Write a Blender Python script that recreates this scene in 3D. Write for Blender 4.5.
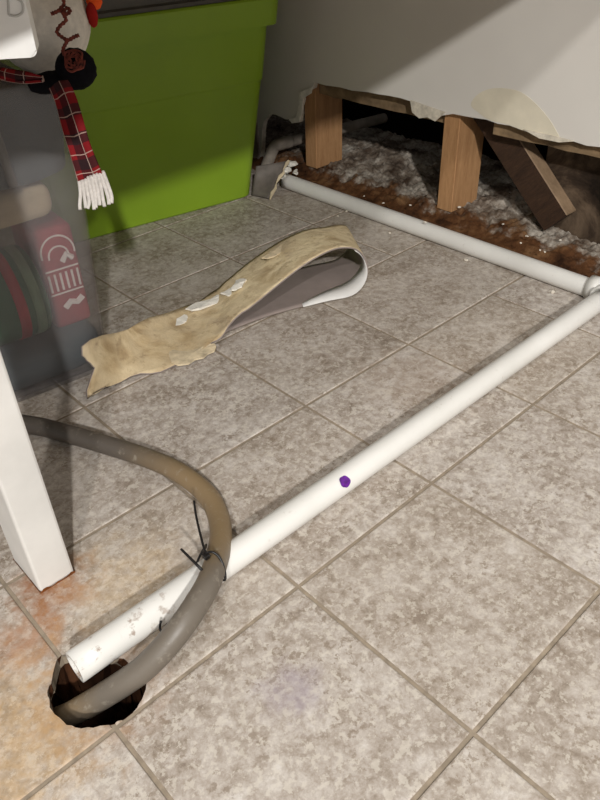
import bpy, bmesh, math, random
from mathutils import Vector, Matrix, noise
random.seed(7)
scene = bpy.context.scene
for o in list(bpy.data.objects): bpy.data.objects.remove(o)
C = scene.collection

# ------------------------------------------------------------------ camera
CAM = Vector((-0.10166, -0.84073, 0.62800))
MROT = Matrix(((0.728436, 0.428104, -0.534891), (-0.684376, 0.418451, -0.597100), (-0.031795, 0.801016, 0.597798)))
FPX = 722.0
cd = bpy.data.cameras.new('camera'); cam = bpy.data.objects.new('camera', cd); C.objects.link(cam)
cam.matrix_world = Matrix.Translation(CAM) @ MROT.to_4x4()
cd.sensor_fit = 'HORIZONTAL'; cd.sensor_width = 36; cd.lens = FPX / 600 * 36; cd.clip_start = .02
scene.camera = cam

# ------------------------------------------------------------------ world, lamps, exposure
w = bpy.data.worlds.new('room_light'); scene.world = w; w.use_nodes = True
bg = w.node_tree.nodes['Background']; bg.inputs[0].default_value = (1, .98, .95, 1); bg.inputs[1].default_value = .27
def bulb(loc, power):
    l = bpy.data.lights.new('ceiling_bulb', 'POINT'); l.energy = power; l.color = (1, .98, .95); l.shadow_soft_size = .06
    o = bpy.data.objects.new('ceiling_bulb', l); C.objects.link(o); o.location = loc
bulb((-1.3, -1.93, 2.3), 100)
bulb((-1.5, -3.16, 2.3), 350)
al = bpy.data.lights.new('added_fill', 'AREA'); al.shape = 'RECTANGLE'; al.size = 1.2; al.size_y = .25; al.energy = 9; al.color = (1, .98, .95)  # added overhead fill: softens pipe shade, brightens the front floor
ao = bpy.data.objects.new('added_fill', al); C.objects.link(ao); ao.location = (-.6, -.95, 2.3)
scene.view_settings.view_transform = 'Standard'; scene.view_settings.look = 'None'
scene.view_settings.gamma = 1; scene.view_settings.use_curve_mapping = False
scene.view_settings.exposure = 0.45

T = .2286   # floor tile pitch (9 inch)

def ray(x, y): return MROT @ Vector(((x - 300) / FPX, -(y - 400) / FPX, -1))
def G(x, y, z=0.0):
    r = ray(x, y); return CAM + r * ((z - CAM.z) / r.z)
def D(x, y, d): return CAM + ray(x, y) * d
def WX(x, y, X):
    r = ray(x, y); return CAM + r * ((X - CAM.x) / r.x)

# ------------------------------------------------------------------ materials
def lin(c):
    return tuple((v / 255 / 12.92) if v / 255 <= .04045 else ((v / 255 + .055) / 1.055) ** 2.4 for v in c) + (1,)
class NT:
    def __init__(s, name, rough=.6, spec=.4, metal=0):
        s.m = bpy.data.materials.new(name); s.m.use_nodes = True; s.n = s.m.node_tree.nodes; s.l = s.m.node_tree.links
        s.b = s.n['Principled BSDF']; s.b.inputs['Roughness'].default_value = rough
        s.b.inputs['Specular IOR Level'].default_value = spec; s.b.inputs['Metallic'].default_value = metal
        s.geo = s.n.new('ShaderNodeNewGeometry'); s.tc = s.n.new('ShaderNodeTexCoord')
        s.pos = s.geo.outputs['Position']
    def link(s, a, b): s.l.new(a, b)
    def math(s, op, a, b=None, clamp=False):
        k = s.n.new('ShaderNodeMath'); k.operation = op; k.use_clamp = clamp
        for i, v in enumerate((a, b)):
            if v is None: continue
            if isinstance(v, (int, float)): k.inputs[i].default_value = v
            else: s.link(v, k.inputs[i])
        return k.outputs[0]
    def vmath(s, op, a, b):
        k = s.n.new('ShaderNodeVectorMath'); k.operation = op
        for i, v in enumerate((a, b)):
            if isinstance(v, (tuple, list)): k.inputs[i].default_value = v
            else: s.link(v, k.inputs[i])
        return k.outputs['Value'] if op in ('LENGTH', 'DISTANCE', 'DOT_PRODUCT') else k.outputs[0]
    def noise(s, scale, detail=4, rough=.55, vec=None, dist=0):
        k = s.n.new('ShaderNodeTexNoise'); k.inputs['Scale'].default_value = scale; k.inputs['Detail'].default_value = detail
        k.inputs['Roughness'].default_value = rough; k.inputs['Distortion'].default_value = dist
        s.link(vec if vec is not None else s.pos, k.inputs['Vector']); return k.outputs['Fac']
    def ramp(s, fac, stops):
        k = s.n.new('ShaderNodeValToRGB'); e = k.color_ramp.elements
        while len(e) < len(stops): e.new(.5)
        for el, (p, c) in zip(e, stops): el.position = p; el.color = c if len(c) == 4 else lin(c)
        s.link(fac, k.inputs[0]); return k.outputs[0]
    def maprange(s, v, a, b, c=0, d=1):
        k = s.n.new('ShaderNodeMapRange'); k.interpolation_type = 'SMOOTHSTEP'
        s.link(v, k.inputs[0])
        for i, q in enumerate((a, b, c, d)): k.inputs[i + 1].default_value = q
        return k.outputs[0]
    def mix(s, fac, a, b, mode='MIX'):
        k = s.n.new('ShaderNodeMix'); k.data_type = 'RGBA'; k.blend_type = mode
        if isinstance(fac, (int, float)): k.inputs[0].default_value = fac
        else: s.link(fac, k.inputs[0])
        for i, v in ((6, a), (7, b)):
            if isinstance(v, tuple): k.inputs[i].default_value = v if len(v) == 4 else lin(v)
            else: s.link(v, k.inputs[i])
        return k.outputs[2]
    def scaled(s, sc, obj=False):
        k = s.n.new('ShaderNodeMapping'); k.inputs['Scale'].default_value = sc
        s.link(s.tc.outputs['Object'] if obj else s.pos, k.inputs[0]); return k.outputs[0]
    def color(s, c):
        if isinstance(c, tuple): s.b.inputs['Base Color'].default_value = c if len(c) == 4 else lin(c)
        else: s.link(c, s.b.inputs['Base Color'])
        return s
    def bump(s, h, strength=.3, dist=.002):
        k = s.n.new('ShaderNodeBump'); k.inputs['Strength'].default_value = strength; k.inputs['Distance'].default_value = dist
        s.link(h, k.inputs['Height']); s.link(k.outputs[0], s.b.inputs['Normal']); return s
def plain(name, c, rough=.6, spec=.4, var=.12, scale=40, bump=.1):
    t = NT(name, rough, spec); n = t.noise(scale, 5)
    dk = tuple(v * (1 - var) for v in c); lt = tuple(min(255, v * (1 + var * .6)) for v in c)
    t.color(t.ramp(n, [(.3, dk), (.7, lt)])); t.bump(n, bump); return t.m

def floor_mat():
    t = NT('stone_vinyl', .5, .35)
    oi = t.n.new('ShaderNodeObjectInfo')
    off = t.n.new('ShaderNodeCombineXYZ'); r = t.math('MULTIPLY', oi.outputs['Random'], 37.0)
    t.link(r, off.inputs[0]); t.link(r, off.inputs[2])
    p = t.vmath('ADD', t.pos, off.outputs[0])
    big = t.noise(13, 3, .5, p); mid = t.noise(74, 9, .74, p, .3); fine = t.noise(300, 5, .7, p)
    v = t.math('ADD', t.math('MULTIPLY', big, .36), t.math('ADD', t.math('MULTIPLY', mid, .76), t.math('MULTIPLY', fine, .22)))
    col = t.ramp(v, [(.52, (122, 109, 98)), (.60, (150, 139, 128)), (.67, (168, 158, 149)), (.75, (186, 178, 170)), (.84, (206, 200, 194))])
    fl = t.maprange(t.noise(105, 7, .7, t.vmath('ADD', p, (3.1, 0, 0))), .53, .575, 0, .6); col = t.mix(fl, col, (206, 199, 188))
    fd = t.maprange(t.noise(125, 7, .7, t.vmath('ADD', p, (0, 7.3, 0))), .54, .59, 0, .7)
    fd = t.math('MULTIPLY', fd, t.maprange(t.noise(20, 3, .5, t.vmath('ADD', p, (1, 4, 0))), .42, .6)); col = t.mix(fd, col, (120, 105, 90))
    # per-tile tone
    col = t.mix(t.math('MULTIPLY', oi.outputs['Random'], .22), col, (168, 154, 134))
    # rust and purple stains
    wob = t.noise(38, 5, .6)
    wob2 = t.noise(90, 4, .6)
    for (cx, cy, r0, c, s) in ((.036, -.272, .062, (136, 84, 40), .85), (-.015, -.312, .055, (158, 104, 58), .6), (.004, -.412, .085, (140, 98, 62), .6),
                               (-.085, -.405, .12, (196, 160, 108), .5), (.10, -.33, .10, (206, 178, 134), .3), (-.12, -.30, .09, (170, 128, 84), .35),
                               (.140, -.545, .042, (140, 128, 142), .5), (.62, -.30, .12, (150, 130, 112), .35)):
        dd = t.vmath('DISTANCE', t.pos, (cx, cy, 0))
        dd = t.math('ADD', dd, t.math('MULTIPLY', t.math('SUBTRACT', wob, .5), r0 * 1.6))
        f = t.math('MULTIPLY', t.maprange(dd, r0, r0 * .25), t.math('MULTIPLY', t.maprange(wob2, .3, .65, .45, 1), s))
        col = t.mix(f, col, c)
    t.color(col); t.bump(t.math('ADD', mid, t.math('MULTIPLY', fine, .5)), .16, .0015)
    return t.m

def wood_mat(name, a, b, axis=(18, 18, 2.2), rough=.7):
    t = NT(name, rough, .25)
    n = t.noise(3.2, 6, .6, t.scaled(axis, True), 1.0); k = t.noise(26, 5, .6, t.scaled(axis, True))
    col = t.mix(.35, t.ramp(n, [(.3, a), (.7, b)]), t.ramp(k, [(.35, a), (.65, b)]))
    t.color(col); t.bump(k, .25); return t.m

def painted_wall():
    t = NT('wall_paint', .65, .3)
    n = t.noise(3, 3, .5); f = t.noise(120, 4, .6)
    col = t.ramp(n, [(.3, (202, 197, 190)), (.7, (212, 208, 201))])
    t.color(col); t.bump(f, .12, .0008); return t.m

def hose_mat():
    t = NT('hose_rubber', .45, .45)
    n = t.noise(14, 4, .6); f = t.noise(90, 5, .65)
    sp = t.n.new('ShaderNodeSeparateXYZ'); t.link(t.pos, sp.inputs[0])
    yy = t.math('ADD', sp.outputs[1], t.math('MULTIPLY', t.math('SUBTRACT', n, .5), .08))
    col = t.mix(t.maprange(yy, -.12, -.26), (84, 77, 70), (132, 112, 84)); col = t.mix(t.maprange(yy, -.37, -.425), col, (104, 96, 86))
    col = t.mix(t.maprange(f, .55, .75, 0, .5), col, (156, 148, 134))
    t.color(col); t.bump(f, .2); return t.m

def pvc_mat():
    t = NT('white_pvc', .32, .5)
    n = t.noise(6, 4, .6); f = t.noise(70, 5, .7)
    col = t.ramp(n, [(.3, (208, 206, 200)), (.7, (222, 220, 215))])
    col = t.mix(t.maprange(f, .62, .75, 0, .35), col, (170, 158, 142))
    # brown grime concentrated at the sawn end by the hole
    dd = t.vmath('DISTANCE', t.pos, (0, -.388, .02))
    g = t.math('MULTIPLY', t.maprange(dd, .2, .02), t.maprange(t.noise(55, 5, .7), .54, .66, 0, .75))
    col = t.mix(g, col, (120, 86, 56))
    t.color(col); return t.m

def strip_back():
    t = NT('glue_back', .8, .2)
    p = t.scaled((1, 1, 1)); n = t.noise(17, 5, .6, p, .5); k = t.noise(60, 5, .65)
    col = t.ramp(n, [(.32, (150, 128, 96)), (.48, (178, 156, 120)), (.58, (198, 178, 142)), (.66, (172, 152, 124))])
    v = t.n.new('ShaderNodeTexVoronoi'); v.inputs['Scale'].default_value = 26; t.link(p, v.inputs['Vector'])
    col = t.mix(t.maprange(v.outputs['Distance'], .2, .7, 0, .45), col, (212, 196, 164))
    sp = t.n.new('ShaderNodeSeparateXYZ'); t.link(t.pos, sp.inputs[0])
    cr = t.math('MULTIPLY', t.maprange(sp.outputs[0], .47, .62), t.maprange(t.noise(28, 4, .6, None, .6), .42, .56, .15, .75)); col = t.mix(cr, col, (220, 204, 168))
    dk = t.maprange(t.noise(36, 6, .7), .56, .64, 0, .45); col = t.mix(dk, col, (138, 116, 88))
    t.color(col); t.bump(t.math('ADD', n, t.math('MULTIPLY', k, .6)), .8, .004); return t.m

def plaid_mat():
    t = NT('plaid_cloth', .9, .1)
    uv = t.tc.outputs['UV']; sp = t.n.new('ShaderNodeSeparateXYZ'); t.link(uv, sp.inputs[0])
    def bands(o, per, ph, wd):
        fr = t.math('FRACT', t.math('ADD', t.math('MULTIPLY', o, per), ph)); return t.math('LESS_THAN', fr, wd)
    u, v = sp.outputs[0], sp.outputs[1]
    col = t.mix(t.math('MULTIPLY', bands(u, 1.0, .68, .42), .75), (128, 30, 34), (40, 26, 30))
    col = t.mix(t.math('MULTIPLY', bands(v, 3.4, .1, .42), .75), col, (36, 34, 36))
    col = t.mix(t.math('MULTIPLY', t.math('MAXIMUM', bands(u, 1.6, .45, .055), bands(v, 4.6, .35, .05)), .8), col, (188, 160, 148))
    t.color(col); t.bump(t.noise(300, 2), .4, .001); return t.m

def tub_mat():
    t = NT('clear_plastic', .35, .5)
    n = t.noise(9, 3)
    t.color(t.ramp(n, [(.3, (150, 146, 146)), (.7, (168, 164, 164))]))
    tr = t.n.new('ShaderNodeBsdfTransparent'); mx = t.n.new('ShaderNodeMixShader'); mx.inputs[0].default_value = .22
    out = t.n['Material Output']
    t.link(tr.outputs[0], mx.inputs[1]); t.link(t.b.outputs[0], mx.inputs[2]); t.link(mx.outputs[0], out.inputs[0]); return t.m

def rubble_mat():
    t = NT('dusty_rubble', .95, .1)
    n = t.noise(14, 6, .65); f = t.noise(70, 5, .7)
    sp = t.n.new('ShaderNodeSeparateXYZ'); t.link(t.pos, sp.inputs[0])
    base = t.ramp(t.math('ADD', t.math('MULTIPLY', n, .7), t.math('MULTIPLY', f, .3)), [(.36, (64, 50, 40)), (.48, (116, 104, 92)), (.62, (186, 178, 166))])
    wet = t.ramp(t.noise(20, 5, .6), [(.3, (48, 30, 19)), (.5, (88, 58, 36)), (.7, (128, 96, 66))])
    fx = t.math('ADD', sp.outputs[0], t.math('MULTIPLY', t.math('SUBTRACT', n, .5), .22))
    t.color(t.mix(t.maprange(fx, 1.095, 1.14), wet, base)); t.bump(f, .7, .006); return t.m

def mould_mat():
    t = NT('mouldy_board', .9, .1); n = t.noise(9, 6, .65, None, .6)
    t.color(t.ramp(n, [(.38, (30, 24, 19)), (.5, (58, 47, 38)), (.64, (104, 88, 72))])); t.bump(t.noise(40, 5), .3); return t.m

M = dict(floor=floor_mat(), grout=plain('grout', (146, 133, 116), .8, .2, .12, 90, .3), wall=painted_wall(),
    gypsum=plain('gypsum', (206, 198, 182), .9, .1, .12, 90, .4), patch=plain('spackle_patch', (212, 204, 184), .8, .2, .05, 20, .15),
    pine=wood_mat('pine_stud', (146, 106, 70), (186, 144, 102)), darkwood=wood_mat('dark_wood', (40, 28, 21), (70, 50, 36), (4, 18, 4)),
    tanwood=wood_mat('tan_wood', (108, 88, 68), (150, 126, 100), (4, 3, 18)), sill=wood_mat('rotten_sill', (46, 28, 18), (104, 68, 42), (14, 2.0, 14), .85),
    board=plain('grey_blocking', (122, 102, 78), .85, .15, .3, 30, .4), mould=mould_mat(), rubble=rubble_mat(), black=plain('cavity_shade', (20, 17, 15), .95, .05),  # black: stands for the cavity's lack of light
    pvc=pvc_mat(), greypvc=plain('dusty_pvc', (150, 140, 128), .6, .3, .2, 30), purple=plain('purple_primer', (92, 26, 130), .4, .4, .2, 200),
    inside=plain('pipe_inside', (120, 96, 70), .8, .2, .3, 80), hose=hose_mat(), tie=plain('black_nylon', (22, 20, 20), .4, .4),
    leg=plain('white_leg_paint', (210, 207, 202), .55, .35, .05, 14, .12), rust=plain('rust', (112, 66, 34), .9, .1, .35, 60, .5),
    hole=plain('rusty_hole', (58, 36, 22), .9, .15, .6, 30, .8), dirt=plain('hole_dirt', (40, 28, 20), .95, .05, .5, 40, .8),
    back=strip_back(), taupe=plain('taupe_vinyl', (140, 128, 122), .5, .35, .06, 25, .05), whitevinyl=plain('white_vinyl', (222, 220, 216), .5, .3, .04, 20, .05),
    darktaupe=plain('shaded_vinyl', (104, 97, 90), .6, .3, .15, 30, .1), paper=plain('torn_paper', (206, 190, 160), .9, .1, .15, 60, .4), whitepaper=plain('white_plaster', (226, 222, 212), .9, .1, .1, 80, .5),  # baseboard scrap: same vinyl in darker taupe, shade put into the colour
    green=plain('lime_plastic', (134, 166, 40), .38, .45, .04, 6, .03), lid=plain('grey_lid', (92, 90, 84), .45, .4, .08), tub=tub_mat(),
    slate=plain('slate_cloth', (66, 78, 82), .85, .15, .2, 12, .3), beige=plain('beige_cloth', (188, 170, 142), .9, .1, .12, 20, .4),
    greencloth=plain('green_wrap', (44, 96, 66), .6, .3, .1, 10), red=plain('red_wrap', (170, 36, 48), .6, .3, .1), palegreen=plain('pale_green', (120, 146, 118), .6, .3),
    redbag=plain('red_bag', (150, 52, 60), .6, .3, .12), print=plain('white_print', (226, 214, 208), .6, .3, .05),
    plush=plain('white_plush', (226, 220, 210), .95, .1, .06, 120, .5), bootblack=plain('black_felt', (18, 18, 22), .95, .1, .3, 150, .6),
    wire=plain('brown_wire', (112, 54, 44), .7, .25, .45, 260, .6), plaid=plaid_mat(), fringe=plain('white_yarn', (226, 220, 214), .95, .1, .08, 200, .4),
    orange=plain('orange_felt', (255, 96, 44), .9, .1), redfelt=plain('red_felt', (150, 34, 30), .9, .1), box=plain('white_card', (236, 235, 232), .55, .3, .02, 60, .05),
    emboss=plain('grey_emboss', (188, 187, 184), .6, .3, .02), bench=plain('bench_top', (186, 170, 146), .6, .3, .1, 10), crumb=plain('crumb', (222, 214, 200), .9, .1, .1, 300))

# ------------------------------------------------------------------ builders
def link_obj(name, bm, mat, parent=None, smooth=False):
    me = bpy.data.meshes.new(name); bmesh.ops.recalc_face_normals(bm, faces=bm.faces); bm.to_mesh(me); bm.free()
    for m in (mat if isinstance(mat, list) else [mat]): me.materials.append(M[m])
    if smooth: me.shade_smooth()
    o = bpy.data.objects.new(name, me); C.objects.link(o); o.parent = parent; return o
def tag(o, label=None, cat=None, group=None, kind=None):
    for k, v in (('label', label), ('category', cat), ('group', group), ('kind', kind)):
        if v: o[k] = v
    return o
def empty(name, loc, label, cat, group=None):
    o = bpy.data.objects.new(name, None); C.objects.link(o); o.location = loc; o.empty_display_size = .03
    bpy.context.view_layer.update(); return tag(o, label, cat, group)
def shift(bm, parent):
    if parent is not None: bmesh.ops.translate(bm, verts=bm.verts, vec=-parent.location)
def put(name, bm, mat, parent=None, smooth=False):      # world-space geometry under an empty
    shift(bm, parent); return link_obj(name, bm, mat, parent, smooth)
def box(x0, x1, y0, y1, z0, z1, bev=0, seg=2):
    bm = bmesh.new(); bmesh.ops.create_cube(bm, size=1)
    for v in bm.verts: v.co = Vector(((x0 + x1) / 2 + v.co.x * (x1 - x0), (y0 + y1) / 2 + v.co.y * (y1 - y0), (z0 + z1) / 2 + v.co.z * (z1 - z0)))
    if bev: bmesh.ops.bevel(bm, geom=bm.edges[:], offset=bev, segments=seg, affect='EDGES', profile=.5)
    return bm
def catmull(pts, n=6, closed=False):
    pts = [Vector(p) for p in pts]; out = []; N = len(pts)
    for i in range(N if closed else N - 1):
        a, b, c, d = [pts[(i + k) % N] if closed else pts[min(max(i + k, 0), N - 1)] for k in (-1, 0, 1, 2)]
        for j in range(n):
            t = j / n; out.append(.5 * ((2 * b) + (c - a) * t + (2 * a - 5 * b + 4 * c - d) * t * t + (3 * b - a - 3 * c + d) * t ** 3))
    if not closed: out.append(pts[-1])
    return out
def tube(path, r, seg=16, caps=True, bm=None, closed=False):
    bm = bm or bmesh.new(); path = [Vector(p) for p in path]; N = len(path)
    rr = r if callable(r) else (lambda t: r); up = None; rings = []
    for i, p in enumerate(path):
        tan = (path[(i + 1) % N] - path[i - 1]) if closed else (path[min(i + 1, N - 1)] - path[max(i - 1, 0)])
        tan.normalize()
        if up is None: up = Vector((0, 0, 1)) if abs(tan.z) < .9 else Vector((1, 0, 0))
        up = (up - tan * up.dot(tan)).normalized(); s = tan.cross(up); q = rr(i / (N - 1))
        rings.append([bm.verts.new(p + (up * math.cos(a) + s * math.sin(a)) * q) for a in [2 * math.pi * k / seg for k in range(seg)]])
    for i in range(N if closed else N - 1):
        A, B = rings[i], rings[(i + 1) % N]
        for k in range(seg): bm.faces.new((A[k], A[(k + 1) % seg], B[(k + 1) % seg], B[k]))
    if caps and not closed: bm.faces.new(rings[0]); bm.faces.new(rings[-1])
    return bm
def hollow(path, ro, ri, seg=28):
    """pipe with a real bore"""
    bm = bmesh.new(); path = [Vector(p) for p in path]; N = len(path); R = []
    for r in (ro, ri):
        up = None; rings = []
        for i, p in enumerate(path):
            tan = (path[min(i + 1, N - 1)] - path[max(i - 1, 0)]).normalized()
            if up is None: up = Vector((0, 0, 1)) if abs(tan.z) < .9 else Vector((1, 0, 0))
            up = (up - tan * up.dot(tan)).normalized(); s = tan.cross(up)
            rings.append([bm.verts.new(p + (up * math.cos(a) + s * math.sin(a)) * r) for a in [2 * math.pi * k / seg for k in range(seg)]])
        R.append(rings)
    for r in R:
        for i in range(N - 1):
            for k in range(seg): bm.faces.new((r[i][k], r[i][(k + 1) % seg], r[i + 1][(k + 1) % seg], r[i + 1][k]))
    for i in (0, N - 1):
        for k in range(seg): bm.faces.new((R[0][i][k], R[0][i][(k + 1) % seg], R[1][i][(k + 1) % seg], R[1][i][k]))
    return bm
def prism(poly, axis, a, b, bm=None):
    """closed 2-D outline extruded between a and b along an axis (X: outline in YZ, Z: outline in XY)"""
    bm = bm or bmesh.new()
    f = (lambda p, t: (t, p[0], p[1])) if axis == 'X' else (lambda p, t: (p[0], p[1], t)) if axis == 'Z' else (lambda p, t: (p[0], t, p[1]))
    A = [bm.verts.new(f(p, a)) for p in poly]; B = [bm.verts.new(f(p, b)) for p in poly]; n = len(poly)
    fa = bm.faces.new(A); fb = bm.faces.new(B)
    for i in range(n): bm.faces.new((A[i], A[(i + 1) % n], B[(i + 1) % n], B[i]))
    return bm
def sphere(c, r, u=28, v=18, lump=0, ls=20):
    bm = bmesh.new(); bmesh.ops.create_uvsphere(bm, u_segments=u, v_segments=v, radius=1)
    r = r if isinstance(r, (tuple, list)) else (r, r, r)
    for q in bm.verts:
        k = 1 + lump * noise.noise(q.co * ls); q.co = Vector((c[0] + q.co.x * r[0] * k, c[1] + q.co.y * r[1] * k, c[2] + q.co.z * r[2] * k))
    return bm
def loft(rings, cap0=True, cap1=True, bm=None):
    bm = bm or bmesh.new(); V = [[bm.verts.new(p) for p in r] for r in rings]; n = len(rings[0])
    for A, B in zip(V, V[1:]):
        for k in range(n): bm.faces.new((A[k], A[(k + 1) % n], B[(k + 1) % n], B[k]))
    if cap0: bm.faces.new(V[0])
    if cap1: bm.faces.new(V[-1])
    return bm
def rrect(x0, x1, y0, y1, r, z, n=6):
    out = []
    for cx, cy, a0 in ((x1 - r, y1 - r, 0), (x0 + r, y1 - r, 90), (x0 + r, y0 + r, 180), (x1 - r, y0 + r, 270)):
        for k in range(n + 1):
            a = math.radians(a0 + 90 * k / n); out.append(Vector((cx + r * math.cos(a), cy + r * math.sin(a), z)))
    return out
def boolean_cut(o, cutter):
    md = o.modifiers.new('cut', 'BOOLEAN'); md.object = cutter; md.operation = 'DIFFERENCE'; md.solver = 'EXACT'
    dg = bpy.context.evaluated_depsgraph_get(); dg.update()
    me = bpy.data.meshes.new_from_object(o.evaluated_get(dg)); o.modifiers.clear(); old = o.data; o.data = me; me.name = old.name

# ------------------------------------------------------------------ floor, tiles, hole
FX0, FX1, FY0, FY1 = -3 * T, 1.052, -6 * T, 1.0
floor = link_obj('floor', box(FX0, 1.75, FY0, FY1, -.016, -.0017), 'grout'); tag(floor, 'sheet vinyl floor printed and embossed as beige stone tiles', kind='structure')
hole_px = [(57, 658), (53, 678), (47.5, 692), (50, 706), (63, 721), (81, 728), (107, 725), (128, 716), (142, 699), (148, 681), (144, 674), (130, 663), (116, 656), (100, 653), (77, 653)]
hp = [G(x, y) for x, y in hole_px]
hp = catmull(hp, 4, True)
hp = [Vector((p.x + random.uniform(-.0012, .0012), p.y + random.uniform(-.0012, .0012))) for p in hp]
cutter = link_obj('hole_cutter', prism(hp, 'Z', -.05, .05), 'dirt')
g = .0022
tile_mesh = {}
def tile(x0, x1, y0, y1):
    key = (round(x1 - x0, 4), round(y1 - y0, 4))
    if key not in tile_mesh:
        hx, hy = key[0] / 2 - g, key[1] / 2 - g
        bm = bmesh.new(); rings = []
        for dz, ins in ((-.004, 0), (-.0011, 0), (-.0003, .0007), (0, .002)):
            rings.append([Vector((sx * (hx - ins), sy * (hy - ins), dz)) for sx, sy in ((-1, -1), (1, -1), (1, 1), (-1, 1))])
        loft(rings, True, True, bm)
        o = link_obj('floor_tile', bm, 'floor', floor); tile_mesh[key] = o.data
    else:
        o = bpy.data.objects.new('floor_tile', tile_mesh[key]); C.objects.link(o); o.parent = floor
    o.location = ((x0 + x1) / 2, (y0 + y1) / 2, 0); return o
cut_tiles = []
for u in range(-3, 5):
    for v in range(-5, 6):
        if (u, v) == (4, 0): continue
        x0, x1 = u * T, min((u + 1) * T, FX1)
        if (u, v) == (3, 0): x1 = FX1
        y1, y0 = min(-v * T, FY1), -(v + 1) * T
        o = tile(x0, x1, y0, y1)
        if u in (-1, 0) and v in (1,): cut_tiles.append(o)
bpy.context.view_layer.update()
for o in cut_tiles: o.data = o.data.copy(); boolean_cut(o, cutter)
boolean_cut(floor, cutter)
bpy.data.objects.remove(cutter)
# the rusty drain throat below the floor
c0 = sum((Vector((p.x, p.y)) for p in hp), Vector((0, 0))) / len(hp)
rings = []
for z, k, j in ((-.001, 1.0, 0), (-.012, 1.0, .002), (-.02, 1.10, .004), (-.045, 1.14, .006), (-.11, 1.05, .006), (-.13, .6, .005)):
    rings.append([Vector((c0.x + (p.x - c0.x) * k + random.uniform(-j, j), c0.y + (p.y - c0.y) * k + random.uniform(-j, j), z)) for p in hp])
bm = loft(rings, False, True)
th = link_obj('drain_throat', bm, 'hole', floor); tag(th, 'rust-brown broken sides of the hole in the floor')
for k in range(10):
    a = random.uniform(0, 6.28); r = random.uniform(.005, .03)
    link_obj('dirt_clod', sphere((c0.x + r * math.cos(a), c0.y + r * math.sin(a), -.125), (random.uniform(.006, .014), random.uniform(.006, .014), .007), 10, 7, .5, 3), 'dirt', floor, True)

# ------------------------------------------------------------------ damaged wall
WXF, WXB = 1.085, 1.0977
edge_px = [(262, 128), (264, 121), (267, 117), (270, 114), (275, 114), (281, 117), (286, 119), (293, 119), (299, 122), (300, 114), (300, 107), (302, 100), (302, 95), (307, 91), (313, 88), (314, 83),
           (326, 86), (340, 88), (352, 90), (367, 92), (378, 95), (389, 96), (400, 98), (411, 101), (412, 107), (416, 111), (424, 115), (433, 120), (440, 117), (453, 113), (470, 117), (487, 120), (498, 123), (510, 125), (522, 131), (533, 133), (552, 137), (573, 141), (586, 145), (600, 148)]
edge = [WX(x, y, WXF) for x, y in edge_px]
poly = [(e.y + random.uniform(-.0015, .0015), e.z + random.uniform(-.0018, .0018)) for e in edge]
poly = [(1.0, 1.5), (1.0, 0.002), (.60, .002), (.592, .05)] + poly + [(-.36, .228), (-.45, .235), (-.56, .22), (-.58, .002), (-1.37, .002), (-1.37, 1.5)]
bm = prism(poly, 'X', WXF, WXB)
for f in bm.faces:
    f.normal_update(); f.material_index = 0 if abs(f.normal.x) > .9 else 1
bmesh.ops.triangulate(bm, faces=[f for f in bm.faces if len(f.verts) > 4])
wall = link_obj('wall_right', bm, ['wall', 'gypsum']); tag(wall, 'off-white drywall torn away along the bottom', kind='structure')
# patch of bare spackle above the torn edge
pp = [WX(x, y, WXF) for x, y in [(471, 105), (476, 96), (486, 90), (497, 88), (510, 89), (521, 92), (532, 100), (541, 109), (550, 120), (557, 132), (558, 137), (540, 134), (522, 130), (510, 125), (490, 120), (478, 112)]]
pl = catmull([(p.y, p.z, 0) for p in pp], 3, True)
ob = link_obj('spackle_patch', prism([(p[0], p[1]) for p in pl], 'X', WXF - .0006, WXF + .001), 'patch', wall); tag(ob, 'cream patch of bare plaster')
# frayed white paper hanging from the edge
def shard(name, pts, mat, parent, x0, x1):
    return link_obj(name, prism([(p.y, p.z) for p in pts], 'X', x0, x1), mat, parent)
shard('torn_paper', [WX(x, y, WXF) for x, y in [(300, 92), (313, 87), (312, 93), (304, 98), (303, 112), (300, 122), (293, 123), (290, 119), (297, 117), (300, 104)]], 'whitepaper', wall, WXF - .004, WXF - .0005)
shard('torn_paper', [WX(x, y, WXF) for x, y in [(411, 100), (428, 106), (446, 112), (436, 121), (428, 117), (420, 118), (413, 112)]], 'gypsum', wall, WXF - .003, WXF - .0004)
shard('torn_paper', [WX(x, y, WXF) for x, y in [(524, 129), (556, 136), (575, 141), (560, 142), (540, 138)]], 'gypsum', wall, WXF - .003, WXF - .0004)

wb = link_obj('wall_back', box(-3 * T, 1.75, 1.0, 1.04, -.016, 1.5), 'wall'); tag(wb, 'plain wall behind the storage bins', kind='structure')
# unlit space behind the studs, its shade put into black boards
cav = link_obj('wall_cavity', box(1.42, 1.47, -.9, 1.0, -.016, 1.5), 'black'); tag(cav, 'back of the open wall cavity coloured black for its shade', kind='structure')
cav2 = link_obj('wall_cavity_end', box(1.0977, 1.47, -.93, -.9, -.016, 1.5), 'black'); tag(cav2, 'end of the wall cavity coloured dark for its shade', kind='structure')
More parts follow.
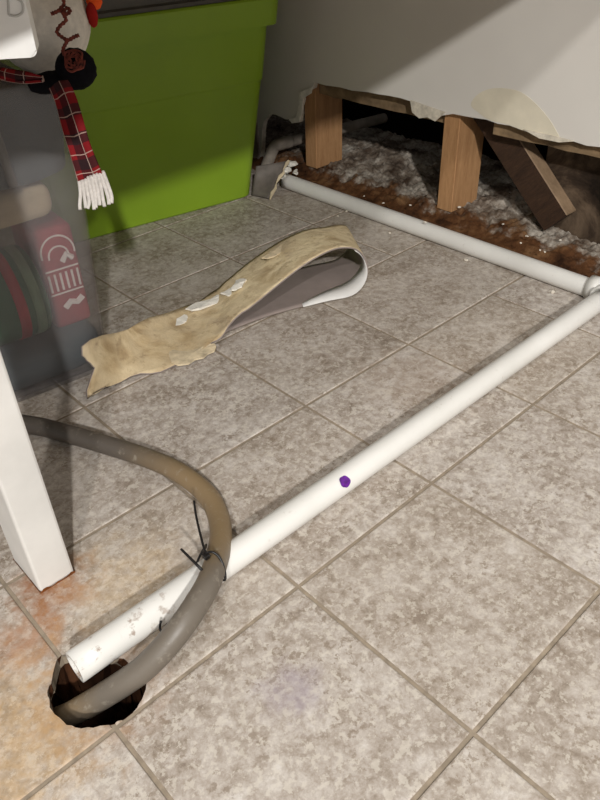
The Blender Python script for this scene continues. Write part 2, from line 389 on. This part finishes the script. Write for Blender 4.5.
# rubble bed on the sill and floor of the cavity
bm = bmesh.new(); nx, ny = 110, 420; V = []
for i in range(nx + 1):
    row = []
    for j in range(ny + 1):
        x = 1.066 + .357 * (i / nx) ** 1.25; y = -.88 + 1.86 * j / ny
        k0 = min(1, max(0, (x - 1.066) / .045)); q = Vector((x, y, 0))
        h = .012 + .017 * k0 + (.003 + .005 * k0) * noise.fractal(q * 30, .8, 2, 5) + (.002 + .004 * k0) * noise.noise(q * 110) + .010 * k0 * max(0, noise.noise(q * 9 + Vector((0, 0, 4))))
        h += .02 * math.exp(-((y + .09) / .11) ** 2 - ((x - 1.24) / .07) ** 2) + .016 * math.exp(-((y - .31) / .10) ** 2 - ((x - 1.27) / .06) ** 2)
        h += .012 * (x - 1.1) / .5
        row.append(bm.verts.new((x, y, max(h, .004))))
    V.append(row)
for i in range(nx):
    for j in range(ny): bm.faces.new((V[i][j], V[i + 1][j], V[i + 1][j + 1], V[i][j + 1]))
rb = link_obj('rubble_bed', bm, 'rubble', None, True); tag(rb, 'grey dust and crumbled plaster heaped inside the open wall', 'rubble', kind='stuff')
# sill plate
bm = bmesh.new(); n = 90; R = []
for j in range(n + 1):
    y = -.88 + 1.86 * j / n; k = lambda s: noise.noise(Vector((y * 22, s, 3))) ; q = noise.noise(Vector((y * 5, 8, 1)))
    x0 = 1.056 + .006 * k(1) + .004 * q; zt = .011 + .005 * k(2)
    R.append([Vector((x0, y, -.0015)), Vector((x0 + .002, y, zt - .010 + .004 * k(5))), Vector((x0 + .012 + .006 * k(3), y, zt)), Vector((1.105, y, zt + .002 + .003 * k(4))), Vector((1.19, y, .014)), Vector((1.19, y, -.0015))])
bm = loft(R)
sill = link_obj('sill_plate', bm, 'sill'); tag(sill, 'rotten dark brown sill plate under the studs', 'sill plate')
# studs
def stud(y1, x0, lab, lean=0):
    o = link_obj('wall_stud', box(-.0445, .0445, -.019, .019, 0, 1.0, .0015, 1), 'pine'); o.location = (x0 + .0445, y1 - .019, .031); o.rotation_euler = (0, 0, math.radians(lean))
    return tag(o, lab, 'stud', 'pine studs in the open wall')
stud(.444, 1.099, 'pine wall stud nearest the green bin')
stud(.043, 1.099, 'pine wall stud in the middle of the torn opening')
# blocking behind the torn edge
def blocking(y0, y1, z0, z1, x0, x1, mat, lab):
    R = []; n = 14
    for j in range(n + 1):
        y = y0 + (y1 - y0) * j / n; k = .004 * noise.noise(Vector((y * 30, z0 * 50, 0)))
        R.append([Vector((x0, y, z0 + k)), Vector((x1, y, z0 + k * .5)), Vector((x1, y, z1)), Vector((x0, y, z1))])
    return tag(link_obj('blocking_board', loft(R), mat), lab, 'board')
blocking(.047, .402, .203, .30, 1.108, 1.146, 'board', 'horizontal board behind the drywall between the two studs')
blocking(-.60, -.07, .207, .30, 1.101, 1.125, 'board', 'horizontal board above the slanting brace at the right')
# slanting brace
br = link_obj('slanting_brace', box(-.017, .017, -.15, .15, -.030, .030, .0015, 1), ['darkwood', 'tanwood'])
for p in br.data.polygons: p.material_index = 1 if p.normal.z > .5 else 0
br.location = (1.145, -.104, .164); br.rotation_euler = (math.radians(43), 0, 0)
tag(br, 'dark slanting wooden brace with a pale upper face inside the wall', 'brace')
mb = link_obj('mouldy_panel', box(1.166, 1.179, -.86, -.150, .02, .34, .002, 1), 'mould'); tag(mb, 'dark mould-stained panel at the right of the wall opening', 'panel')
# torn curl on the panel
c = WX(562, 203, 1.19); path = catmull([c + Vector((0, .012, .006)), c + Vector((-.004, .004, .014)), c + Vector((-.006, -.006, .012)), c + Vector((-.004, -.010, 0)), c + Vector((-.002, -.008, -.014)), c + Vector((0, -.006, -.022))], 5)
cu = link_obj('splinter_curl', tube(path, lambda t: .0052 - .0028 * t, 8), 'pine', None, True); tag(cu, 'small tan curled splinter at the foot of the brace', 'splinter')

# loose crumbs and chunks
def crumb(p, r, mat='crumb', name='plaster_crumb', lab='small white crumb of plaster lying near the pipes', grp='plaster crumbs by the wall', cat='crumb'):
    o = link_obj(name, sphere((0, 0, 0), (r * random.uniform(.7, 1.5), r * random.uniform(.7, 1.2), r * .6), 7, 5, 1.1, 2.1 + random.random()), mat)
    o.location = p; o.rotation_euler = (0, 0, random.uniform(0, 6)); return tag(o, lab, cat, grp)
for x, y, r in ((466, 260, .0035), (553, 292, .0032), (347, 211, .0032), (338, 216, .0022), (476, 247, .002), (390, 233, .002)): crumb(G(x, y, r * .6), r)
for x, y in ((521, 243), (545, 252), (527, 236), (503, 224), (455, 203), (459, 207), (364, 196), (383, 203), (510, 195), (506, 199), (540, 250), (560, 240), (410, 205), (425, 222)):
    crumb(G(x, y, .042), random.uniform(.0015, .003), lab='small pale crumb of plaster on the sill inside the wall', grp='plaster crumbs on the sill')
for x, y, z, r in ((286, 170, .04, .012), (291, 164, .05, .010), (283, 176, .03, .009), (296, 172, .04, .008)):
    crumb(G(x, y, z), r, 'whitepaper', 'plaster_chunk', 'broken white plaster chunk at the far end of the pipe along the wall', 'plaster chunks at the pipe end', 'plaster')

# leftover cove base next to the bin, end bent away from the wall
bb = link_obj('baseboard_right', box(1.0805, 1.085, .60, .995, .001, .152, .001, 1), 'taupe'); tag(bb, 'grey vinyl cove base left on the wall behind the bin', kind='structure')
q = [G(256, 166, .062), G(288, 161, .062), G(269, 199, .003), G(252, 195, .003)]
bm = bmesh.new(); n = 8; rows = []
for i in range(n + 1):
    a = i / n; row = []
    for j in range(n + 1):
        b = j / n; top = q[0].lerp(q[1], a); bot = q[3].lerp(q[2], a); p = top.lerp(bot, b)
        p = p + Vector((.012, .012, .004)) * math.sin(math.pi * b) * .6
        if i == n: p = p + Vector((.006, -.006, 0)) * noise.noise(Vector((b * 9, 1, 1)))
        row.append(p)
    rows.append(row)
def sheet(rows, thick):
    bm = bmesh.new(); ni, nj = len(rows), len(rows[0])
    N = []
    for i in range(ni):
        r = []
        for j in range(nj):
            a = rows[min(i + 1, ni - 1)][j] - rows[max(i - 1, 0)][j]; b = rows[i][min(j + 1, nj - 1)] - rows[i][max(j - 1, 0)]
            r.append(a.cross(b).normalized())
        N.append(r)
    A = [[bm.verts.new(rows[i][j]) for j in range(nj)] for i in range(ni)]
    B = [[bm.verts.new(rows[i][j] - N[i][j] * thick) for j in range(nj)] for i in range(ni)]
    for i in range(ni - 1):
        for j in range(nj - 1):
            bm.faces.new((A[i][j], A[i + 1][j], A[i + 1][j + 1], A[i][j + 1])).material_index = 0
            bm.faces.new((B[i][j], B[i][j + 1], B[i + 1][j + 1], B[i + 1][j])).material_index = 1
    for i in range(ni - 1):
        for j in (0, nj - 1): bm.faces.new((A[i][j], A[i + 1][j], B[i + 1][j], B[i][j])).material_index = 1
    for j in range(nj - 1):
        for i in (0, ni - 1): bm.faces.new((A[i][j], A[i][j + 1], B[i][j + 1], B[i][j])).material_index = 1
    return bm
fl = link_obj('baseboard_scrap', sheet(rows, .003), ['darktaupe', 'darktaupe'], None, True); tag(fl, 'grey scrap of cove base with a torn pale edge between bin and pipe', 'baseboard')
R = []
for j in range(9):
    p = rows[n][j]; R.append(p)
tb = link_obj('torn_edge', tube([p + Vector((.001, -.002, .001)) + Vector((random.uniform(-.002, .002),) * 3) for p in R], lambda t: .0032 + .002 * math.sin(t * 17), 7), 'paper', fl)

# ------------------------------------------------------------------ pipes
PR = .0167
PY, PX = -.388, 1.021
pp1 = empty('drain_pipe', (.48, PY, 0), 'long white plastic pipe running from the floor hole to the corner elbow', 'pipe')
a, b = G(84, 664, .019), Vector((.998, PY, PR))
a = Vector((.001, PY, .0172))
N = 40; path = [a.lerp(b, i / N) for i in range(N + 1)]
put('pipe_body', hollow(path, PR, .0128), 'pvc', pp1, True)
# purple primer dab on the upper face
bm = bmesh.new(); ring = []; c = G(347, 482, .03); ang0 = math.atan2(.031 - PR, c.y - PY)
def onpipe(x, ang, r): return Vector((x, PY + r * math.cos(ang), PR + .0004 + r * math.sin(ang)))
ctr = bm.verts.new(onpipe(c.x, ang0, PR + .0006)); ring = []
for k in range(22):
    t = 2 * math.pi * k / 22; rr = .0078 * (1 + .07 * math.sin(2 * t + 1) + .05 * math.sin(5 * t))
    ring.append(bm.verts.new(onpipe(c.x + rr * math.cos(t) * .92, ang0 + rr * math.sin(t) / PR, PR + .0006)))
for k in range(22): bm.faces.new((ctr, ring[k], ring[(k + 1) % 22]))
o = put('primer_mark', bm, 'purple', pp1); tag(o, 'purple primer dab')
el = empty('pipe_elbow', (PX, PY, 0), 'white plastic elbow joining the two pipes at the picture edge', 'elbow')
put('elbow_bend', tube(catmull([(PX - .022, PY, PR), (PX - .012, PY, PR), (PX - .003, PY + .003, PR), (PX, PY + .012, PR), (PX, PY + .024, PR)], 5), .0195, 24), 'pvc', el, True)
put('collar', hollow([(PX - .027, PY, PR + .003), (PX - .012, PY, PR + .003)], .0212, .0169), 'pvc', el, True)
put('collar', hollow([(PX, PY + .012, PR + .003), (PX, PY + .035, PR + .003)], .0212, .0169), 'pvc', el, True)
pp2 = empty('drain_pipe', (PX, .02, 0), 'white plastic pipe lying along the foot of the torn wall', 'pipe')
put('pipe_body', hollow([Vector((PX, PY + .02 + i * (.432 - PY - .02) / 40, PR)) for i in range(41)], PR, .0128), 'pvc', pp2, True)
# old pipe inside the wall
pw = empty('supply_pipe', G(280, 143, .06), 'old dusty pipe with an elbow inside the dark wall opening', 'pipe')
e0, e1 = G(281, 144, .07), G(392, 116, .07)
put('pipe_body', tube([e0.lerp(e1, i / 12) for i in range(13)], .0125, 18), 'greypvc', pw, True)
put('elbow', tube(catmull([e0 + (e1 - e0).normalized() * .03, e0, e0 + Vector((-.012, .012, -.008)), G(268, 162, .03), G(265, 172, .01)], 5), .0145, 18), 'greypvc', pw, True)

# ------------------------------------------------------------------ hose with cable tie
hz = [(-40, 440, .014), (5, 424, .014), (37, 426, .014), (68, 434, .014), (100, 443, .014), (150, 459, .014), (183, 475, .014), (207, 495, .015), (218, 515, .018), (221, 535, .025), (218, 555, .035), (209, 582, .047), (196, 605, .047), (181, 627, .041), (163, 649, .028), (143, 669, .013), (125, 682, .002), (106, 694, -.012), (86, 706, -.027), (68, 716, -.040), (52, 722, -.055)]
hs = empty('drain_hose', G(150, 459, 0), 'grey-brown rubber hose curving over the pipe into the floor hole', 'hose')
hpath = catmull([G(*p) for p in hz], 6)
put('hose_body', tube(hpath, .0128, 20), 'hose', hs, True)
ti = empty('cable_tie', G(212, 570, .03), 'black cable tie strapping the hose to the pipe', 'cable tie')
hx = G(213, 570, .043).x
lp = [G(204, 553, .060), G(212, 552, .060), G(219, 557, .055), G(224, 568, .046), G(225, 580, .034), Vector((hx + .006, PY - .0165, .024)), Vector((hx + .006, PY - .0175, .012)), Vector((hx + .006, PY - .008, .0014)),
      Vector((hx + .006, PY + .010, .0014)), Vector((hx + .004, PY + .022, .012)), G(206, 545, .035)]
put('strap', tube(catmull(lp, 5, True), .0014, 8, True, None, True), 'tie', ti, True)
hd = G(206, 556, .060)
put('lock_head', box(hd.x - .003, hd.x + .003, hd.y - .0035, hd.y + .0035, hd.z - .003, hd.z + .003, .0008, 1), 'tie', ti)
put('strap_tail', tube(catmull([G(210, 556, .061), G(205, 551, .062), G(200, 533, .066), G(196, 515, .07), G(194, 501, .074)], 5), .0013, 8), 'tie', ti, True)
put('strap_end', tube(catmull([G(204, 572, .052), G(199, 567, .058), G(190, 558, .061), G(181, 549, .064)], 5), lambda t: .0017 - .0004 * t, 8), 'tie', ti, True)
tag(link_obj('cable_tie', tube(catmull([G(168, 636, .024), G(161, 631, .022), G(160, 626, .026), G(161, 621, .031)], 4), .0013, 8), 'tie', None, True), 'short end of a second black cable tie beside the lower hose', 'cable tie')

# ------------------------------------------------------------------ bench: white leg at the left, top above the frame
bn = empty('workbench', (.0435, -.234, 0), 'white painted workbench leg with a rust-stained foot', 'workbench')
lg = put('leg', box(.023, .064, -.268, -.202, .0002, .645, .003, 2), 'leg', bn)
bm = bmesh.new(); R = []
n = 40; per = []
for k in range(n):
    t = k / n * 4; s, f = int(t), t - int(t)
    P4 = [(.0226, -.2684), (.0644, -.2684), (.0644, -.2016), (.0226, -.2016)]; a, b = P4[s], P4[(s + 1) % 4]
    per.append((a[0] + (b[0] - a[0]) * f, a[1] + (b[1] - a[1]) * f))
R = [[Vector((x, y, 0)) for x, y in per], [Vector((x, y, .0012 + .006 * max(0, .1 + 1.3 * noise.noise(Vector((x * 90, y * 90, 2)))))) for x, y in per]]
put('rusty_foot', loft(R, False, False), 'rust', bn)
put('bench_top', box(-.40, WXF - .0005, -.447, .99, .645, .683, .002, 1), 'bench', bn)
put('leg', box(-.38, -.339, .90, .966, .0002, .645, .003, 2), 'leg', bn)
# white hanging card with an embossed letter
hcpt = [D(-60, -70, .56), D(27, -70, .56), D(38, 57, .56), D(-60, 66, .56)]
ux = (D(38, 57, .56) - D(-40, 66, .56)).normalized(); org = D(38, 57, .56)
nrm = Vector((-.50, -.86, .0)).normalized(); ux = Vector((nrm.y * -1, nrm.x, 0)); uz = Vector((0, 0, 1))
wh = empty('white_box', org, 'bright white card box with an embossed letter D hanging at the top left', 'box')
def loc3(u, v, w): return org + ux * u + uz * v + nrm * w
bm = bmesh.new(); Wd, Hd, r = .085, .645 - org.z, .005
outl = [(0 - Wd, Hd), (-Wd, 0)] + [(-r + r * math.cos(a), r + r * math.sin(a)) for a in [math.radians(-90 + 15 * k) for k in range(7)]] + [(0, Hd)]
A = [bm.verts.new(loc3(u, v, 0)) for u, v in outl]; B = [bm.verts.new(loc3(u, v, -.03)) for u, v in outl]
bm.faces.new(A); bm.faces.new(B)
for k in range(len(outl)): bm.faces.new((A[k], A[(k + 1) % len(outl)], B[(k + 1) % len(outl)], B[k]))
bmesh.ops.bevel(bm, geom=[e for e in bm.edges if e.verts[0] in A and e.verts[1] in A], offset=.0015, segments=2, affect='EDGES')
put('box_body', bm, 'box', wh)
def ponplane(x, y):
    rr = ray(x, y); s = (org - CAM).dot(nrm) / rr.dot(nrm); return CAM + rr * s
dl = [(7, 2), (7, 17)]
pd = catmull([ponplane(x, y) for x, y in [(9, 15), (16, 16), (22, 13), (23, 7), (21, 1), (14, -2), (8, -2)]], 5)
put('letter_d', tube([p + nrm * .0004 for p in pd + [ponplane(9, 15)]], .0009, 6), 'emboss', wh)

# ------------------------------------------------------------------ peeled cove base strip on the floor
NE = [(88, 402, .002), (130, 380, .003), (180, 364, .004), (212, 346, .012), (232, 322, .028), (260, 299, .047), (300, 267, .079), (330, 250, .092), (350, 247, .088), (362, 253, .068), (368, 266, .040), (366, 280, .016), (352, 295, .0045), (322, 302, .0035), (270, 316, .0035), (222, 334, .0035)]
FE = [(82, 347, .078), (140, 322, .034), (185, 307, .014), (215, 290, .018), (232, 276, .032), (250, 261, .046), (280, 241, .068), (305, 230, .078), (324, 227, .075)]
NP = [G(*p) for p in NE]; FP = [G(*p) for p in FE]
wv = FP[-1] - NP[8]
for i in range(9, len(NP)):
    t = (i - 8) / (len(NP) - 9); f = NP[i] + Vector((.085, .125, 0)) * (1 - .1 * t) ; f.z = NP[i].z * (.86 if i < 12 else 1)
    FP.append(f)
ne = catmull(NP, 5); fe = catmull(FP, 5); ncol = 14; rows = []
for i, (a, b) in enumerate(zip(ne, fe)):
    row = []; s = i / (len(ne) - 1)
    for j in range(ncol + 1):
        t = j / ncol; p = a.lerp(b, t)
        if s < .30:
            fall = min(1, (.30 - s) / .1)
            if j == 0: p = p + (b - a).normalized() * (.018 * (noise.noise(Vector((i * .31, 0, 5))) + .25) * fall)
            if j == ncol: p = p + (b - a).normalized() * (.010 * noise.noise(Vector((i * .37, 4, 5))) * fall)
            p.z += .0035 * max(0, noise.noise(Vector((i * .25, j * .4, 1)))) 
        row.append(p)
    rows.append(row)
# torn notch at the left end
e = rows[0]
for i in range(4):
    for j in range(ncol + 1):
        t = j / ncol; k = math.exp(-((t - .52) / .20) ** 2) * (1 - i / 4)
        rows[i][j] = rows[i][j] + Vector((.018, .003, 0)) * k + Vector((.004, .003, 0)) * noise.noise(Vector((j * .8, i, 2))) * (1 - i / 4)
st = empty('baseboard_strip', G(220, 330, 0), 'peeled vinyl baseboard strip folded into a loop on the floor tiles', 'baseboard')
body = put('strip_body', sheet(rows, .0028), ['back', 'taupe'], st, True)
# white lip along the loop's near edge
R0 = []
i0, i1 = 5 * 8 + 2, 5 * 13 + 2
for i in range(i0, i1 + 1):
    s = (i - i0) / (i1 - i0); wdt = .006 + .040 * max(0, math.sin(math.pi * s ** 1.5)) ** .8
    a, b = rows[i][0], rows[i][ncol]; d = (b - a).normalized()
    tan = (rows[min(i + 1, len(rows) - 1)][0] - rows[i - 1][0]).normalized(); inn = d.cross(tan)
    mid = (rows[40][0] + rows[60][0]) / 2
    if (mid - a).dot(inn) < 0: inn = -inn
    R0.append([a - d * .007 + inn * .0034, a + d * wdt * .5 + inn * .0036, a + d * wdt + inn * .0034])
put('white_lip', sheet(R0, .0008), ['whitevinyl', 'whitevinyl'], st, True)
# scraps of torn paper left on the glue
def scrap(px, z, mat, seed, amp=.004):
    P = [G(x, y, z) for x, y in px]; P = catmull(P, 3, True); P = [p + Vector((random.uniform(-1, 1), random.uniform(-1, 1), 0)) * .0028 for p in P]; bm = bmesh.new()
    c = sum(P, Vector()) / len(P); cv = bm.verts.new(c + Vector((0, 0, .004)))
    top = [bm.verts.new(p + Vector((0, 0, .002 + amp * abs(noise.noise(Vector((k * .9, seed, 0))))))) for k, p in enumerate(P)]
    bot = [bm.verts.new(p) for p in P]
    for k in range(len(P)):
        m = (k + 1) % len(P); bm.faces.new((cv, top[k], top[m])); bm.faces.new((top[k], bot[k], bot[m], top[m]))
    bm.faces.new(bot)
    put('torn_paper', bm, mat, st)
scrap([(168, 318), (178, 313), (187, 316), (184, 324), (172, 328), (166, 324)], .010, 'whitepaper', 1)
scrap([(186, 309), (203, 302), (222, 296), (227, 299), (212, 306), (196, 311)], .016, 'whitepaper', 2)
scrap([(222, 294), (232, 289), (238, 285), (240, 289), (230, 296)], .028, 'whitepaper', 8)
scrap([(262, 258), (272, 252), (281, 246), (283, 250), (270, 259)], .066, 'paper', 9, .002)
scrap([(235, 283), (243, 279), (246, 283), (238, 289), (233, 291)], .040, 'whitepaper', 3)
scrap([(100, 372), (108, 368), (116, 371), (110, 377), (102, 378)], .004, 'whitepaper', 4, .003)
scrap([(170, 352), (190, 352), (214, 345), (213, 352), (196, 361), (176, 366)], .006, 'paper', 5)
scrap([(250, 275), (275, 257), (300, 243), (318, 234), (322, 240), (300, 254), (274, 271), (256, 283)], .070, 'paper', 6, .001) if False else None

# ------------------------------------------------------------------ green storage bin
ang = math.atan2(.451 - .512, .933 - .57)
br0 = Vector((.933, .451, 0))
gb = bpy.data.objects.new('storage_bin', None); C.objects.link(gb); gb.location = br0; gb.rotation_euler = (0, 0, ang)
tag(gb, 'lime green plastic storage bin under a grey lid against the wall', 'bin')
Wb, Db = .46, .31
def binring(z, out, r=.025): return rrect(-Wb - out, out, -out, Db + out, r, z)
prof = [(0, -.004), (.004, 0), (.10, .012), (.255, .032), (.259, .0345), (.363, .046), (.365, .060), (.412, .065), (.416, .062)]
bm = loft([binring(z, o) for z, o in prof], True, False)
V = [binring(.416, .058), binring(.36, .042), binring(.01, -.006)]
loft(V, False, True, bm)
link_obj('bin_body', bm, 'green', gb)
bm = loft([binring(.4165, .050), binring(.4165, .058), binring(.423, .056), binring(.426, .046), binring(.45, .040), binring(.453, .03)])
link_obj('lid', bm, 'lid', gb)
for x in (-.44, -.02):
    pass

# ------------------------------------------------------------------ clear tub with its contents
tb = bpy.data.objects.new('clear_tub', None); C.objects.link(tb); TUBO = Vector((.322, .056, 0)); TA = math.radians(-6)
tb.location = TUBO; tb.rotation_euler = (0, 0, TA); tag(tb, 'cloudy clear plastic tub standing left of the green bin', 'tub')
Wt, Dt, Ht = .52, .34, .425
def tr(z, out, r=.05): return rrect(-Wt - out, out, -out, Dt + out, r, z, 8)
bm = loft([tr(.001, -.006, .045), tr(.008, 0), tr(.20, .010, .052), tr(.40, .020, .055), tr(.402, .022, .055), tr(.425, .023, .055)], True, False)
bm2 = [tr(.425, .020), tr(.40, .0175), tr(.20, .0075), tr(.010, -.0025), ]
loft(bm2, False, True, bm)
link_obj('tub_body', bm, 'tub', tb, True)
bm = loft([tr(.4255, .019), tr(.4255, .0235), tr(.429, .0235), tr(.430, .019)])
link_obj('lid', bm, 'tub', tb)
def TW(x, y, z): return tb.matrix_basis @ Vector((x, y, z))
tb_m = Matrix.Translation(TUBO) @ Matrix.Rotation(TA, 4, 'Z')
def tubthing(name, bm, mat, lab, cat, smooth=True):
    bmesh.ops.transform(bm, matrix=tb_m, verts=bm.verts)
    c = sum((v.co for v in bm.verts), Vector()) / len(bm.verts); zmin = min(v.co.z for v in bm.verts); c.z = zmin
    bmesh.ops.translate(bm, verts=bm.verts, vec=-c)
    o = link_obj(name, bm, mat, None, smooth); o.location = c; tag(o, lab, cat); return o
# green roll lying on its side
def lathe_x(x0, prof, y, z, seg=32):
    return loft([[Vector((x0 + a, y + r * math.cos(2 * math.pi * k / seg), z + r * math.sin(2 * math.pi * k / seg))) for k in range(seg)] for a, r in prof])
gr = tubthing('gift_roll', lathe_x(-.46, [(0, .06), (.004, .066), (.384, .066), (.388, .06)], .085, .130), 'greencloth', 'green cylindrical tin with a red band seen through the clear tub', 'tin')
for (a, b, m, nm) in ((.340, .355, 'red', 'red_band'), (.364, .378, 'palegreen', 'pale_band')):
    bm = lathe_x(-.46, [(a, .0655), (a, .0672), (b, .0672), (b, .0655)], .085, .130); bmesh.ops.transform(bm, matrix=tb_m, verts=bm.verts); bmesh.ops.translate(bm, verts=bm.verts, vec=-gr.location)
    link_obj(nm, bm, m, gr, True)
# red printed bag in the corner
rbag = tubthing('gift_bag', box(-.062, -.004, .058, .17, .062, .222, .008, 3), 'redbag', 'red gift bag with white print inside the clear tub', 'bag')
def onbag(pts, nm, th=.0007, r=.0022):
    bm = tube(pts, r, 6); bmesh.ops.transform(bm, matrix=tb_m, verts=bm.verts); bmesh.ops.translate(bm, verts=bm.verts, vec=-rbag.location); link_obj(nm, bm, 'print', rbag)
yb = .0575
onbag([(-.033 + .025 * math.cos(a), yb, .183 + .026 * math.sin(a)) for a in [math.radians(-10 + 10 * k) for k in range(21)]], 'printed_arc', r=.0014)
onbag([(-.033 + .015 * math.cos(a), yb, .178 + .015 * math.sin(a)) for a in [math.radians(-10 + 20 * k) for k in range(11)]], 'printed_arc', r=.0014)
for k in range(6): onbag([(-.055 + .0088 * k, yb, .125), (-.055 + .0088 * k, yb, .152)], 'printed_bar', r=.0018)
onbag([(-.058, yb, .158), (-.008, yb, .158)], 'printed_bar', r=.0014); onbag([(-.058, yb, .120), (-.008, yb, .120)], 'printed_bar', r=.0014)
onbag([(-.042, yb, .095), (-.032, yb, .103), (-.022, yb, .099), (-.012, yb, .106)], 'printed_patch', r=.005)
onbag([(-.030, yb, .168), (-.022, yb, .178), (-.014, yb, .170)], 'printed_patch', r=.0045)
tubthing('folded_towel', loft([rrect(-.47, x1, y0, .30, .045, z, 8) for x1, y0, z in ((-.02, .02, .012), (-.008, .008, .022), (-.007, .007, .05), (-.02, .02, .061))]), 'slate', 'dark folded towel lying flat at the bottom of the clear tub', 'towel')
# folded beige cloth
bm = box(-.45, -.030, .022, .30, .250, .297, .018, 4)
for v in bm.verts: v.co.z += .008 * noise.noise(v.co * 16) + .02 * (v.co.x + .03)
bmesh.ops.subdivide_edges(bm, edges=bm.edges[:], cuts=2, use_grid_fill=True)
tubthing('folded_cloth', bm, 'beige', 'folded beige cloth inside the clear tub', 'cloth')
bm = loft([rrect(-.47, x1, y0, .31, .05, z, 8) for x1, y0, z in ((-.012, .014, .304), (.002, .000, .312), (.007, -.006, .36), (.006, -.004, .408), (-.008, .012, .417))])
sl = tubthing('folded_blanket', bm, 'slate', 'dark slate folded blanket at the top of the clear tub', 'blanket')
bm = tube([(-.085, -.003, .312), (-.088, -.005, .36), (-.092, -.003, .405)], .006, 8); bmesh.ops.transform(bm, matrix=tb_m, verts=bm.verts); bmesh.ops.translate(bm, verts=bm.verts, vec=-sl.location); link_obj('blanket_fold', bm, 'lid', sl, True)

# ------------------------------------------------------------------ plush figure on the tub
pc = D(40, 22, .90)
ph = empty('plush_doll', (pc.x, pc.y, .43), 'white plush figure with plaid scarf slumped on the clear tub', 'plush')
bm = sphere(pc, (.060, .060, .062), 36, 24, .05, 3)
put('plush_body', bm, 'plush', ph, True)
bt = D(76, 69, .862)
put('black_boot', sphere(bt, (.024, .024, .023), 24, 16, .06, 6), 'bootblack', ph, True)
put('black_boot', sphere(D(52, 82, .862), (.030, .018, .012), 24, 14, .08, 6), 'bootblack', ph, True)
def wire(pts, d, r=.0021, nm='twisted_wire'):
    P = catmull([D(x, y, d + (q[0] if q else 0)) for x, y, *q in pts], 6)
    put(nm, tube(P, lambda t: r * (1 + .25 * math.sin(t * len(P) * 2.1)), 8), 'wire', ph, True)
wire([(62, -4), (64, 4), (60, 10), (66, 14), (70, 11), (67, 8), (63, 13), (66, 20), (60, 26), (57, 32), (62, 37), (68, 40), (74, 37), (79, 35)], .838)
wire([(68, 40), (65, 45), (63, 51), (66, 57)], .838)
wire([(62, 9), (56, 12), (51, 14)], .838)
sp = []
for k in range(44):
    a = k * .62; r = 10.5 - k * .18 + 1.2 * math.sin(k * 2.3); sp.append((74 + r * math.cos(a), 60 + r * 1.15 * math.sin(a), .001 * math.sin(k * 1.7)))
P = [D(x, y, .834 + z) for x, y, z in sp]
put('wire_coil', tube(catmull(P, 3), .0013, 7), 'wire', ph, True)
put('orange_felt', sphere(D(94, 1, .90), (.010, .010, .010), 16, 12, .1, 4), 'orange', ph, True)
put('red_felt', sphere(D(92, 15, .90), (.007, .007, .014), 16, 12, .1, 4), 'redfelt', ph, True)
# scarf collar and hanging end
def scarf(nm, px, d, hw):
    rows = []
    P = catmull([D(x, y, dd) for (x, y), dd in zip(px, d)], 5)
    W = catmull([Vector((h, 0, 0)) for h in hw], 5)
    right = MROT @ Vector((1, 0, 0)); back = MROT @ Vector((0, 0, 1)); n = len(P)
    for i, p in enumerate(P):
        tan = (P[min(i + 1, n - 1)] - P[max(i - 1, 0)]).normalized(); sd = tan.cross(back).normalized()
        rows.append([p + sd * W[i].x * t + back * (.003 * math.cos(t * 3 + i * .2)) for t in (-1, -.6, -.2, .2, .6, 1)])
    bm = sheet(rows, .003); o = None
    uvl = bm.loops.layers.uv.new('uv'); L = [0]
    for a, b in zip(P, P[1:]): L.append(L[-1] + (b - a).length)
    for f in bm.faces:
        for lp in f.loops:
            co = lp.vert.co; k = min(range(n), key=lambda q: (P[q] - co).length)
            tan = (P[min(k + 1, n - 1)] - P[max(k - 1, 0)]).normalized(); sd = tan.cross(back).normalized()
            lp[uvl].uv = ((co - P[k]).dot(sd) / (2 * W[k].x) + .5, L[k] / .1)
    return put(nm, bm, ['plaid', 'plaid'], ph, True), P
scarf('scarf_collar', [(-6, 72), (8, 76), (26, 79), (44, 80)], [.84, .84, .84, .842], [.006, .006, .006, .004])
so, SP = scarf('scarf_end', [(58, 84), (65, 100), (73, 125), (81, 150), (91, 178)], [.832, .834, .842, .855, .868], [.011, .012, .0135, .0135, .0155])
for k in range(9):
    t = (k - 4) / 4; x0, y0 = 91 + 12 * t, 176 - 4.5 * t
    P = catmull([D(x0, y0, .866), D(x0 + 3 + 1.5 * t, y0 + 12, .862), D(x0 + 5 + 3.5 * t + random.uniform(-1, 1), y0 + 24, .862), D(x0 + 6 + 4 * t + random.uniform(-2, 2), y0 + 31 + random.uniform(-3, 3), .862)], 4)
    put('fringe_strand', tube(P, .0023, 7), 'fringe', ph, True)
bpy.context.view_layer.update()
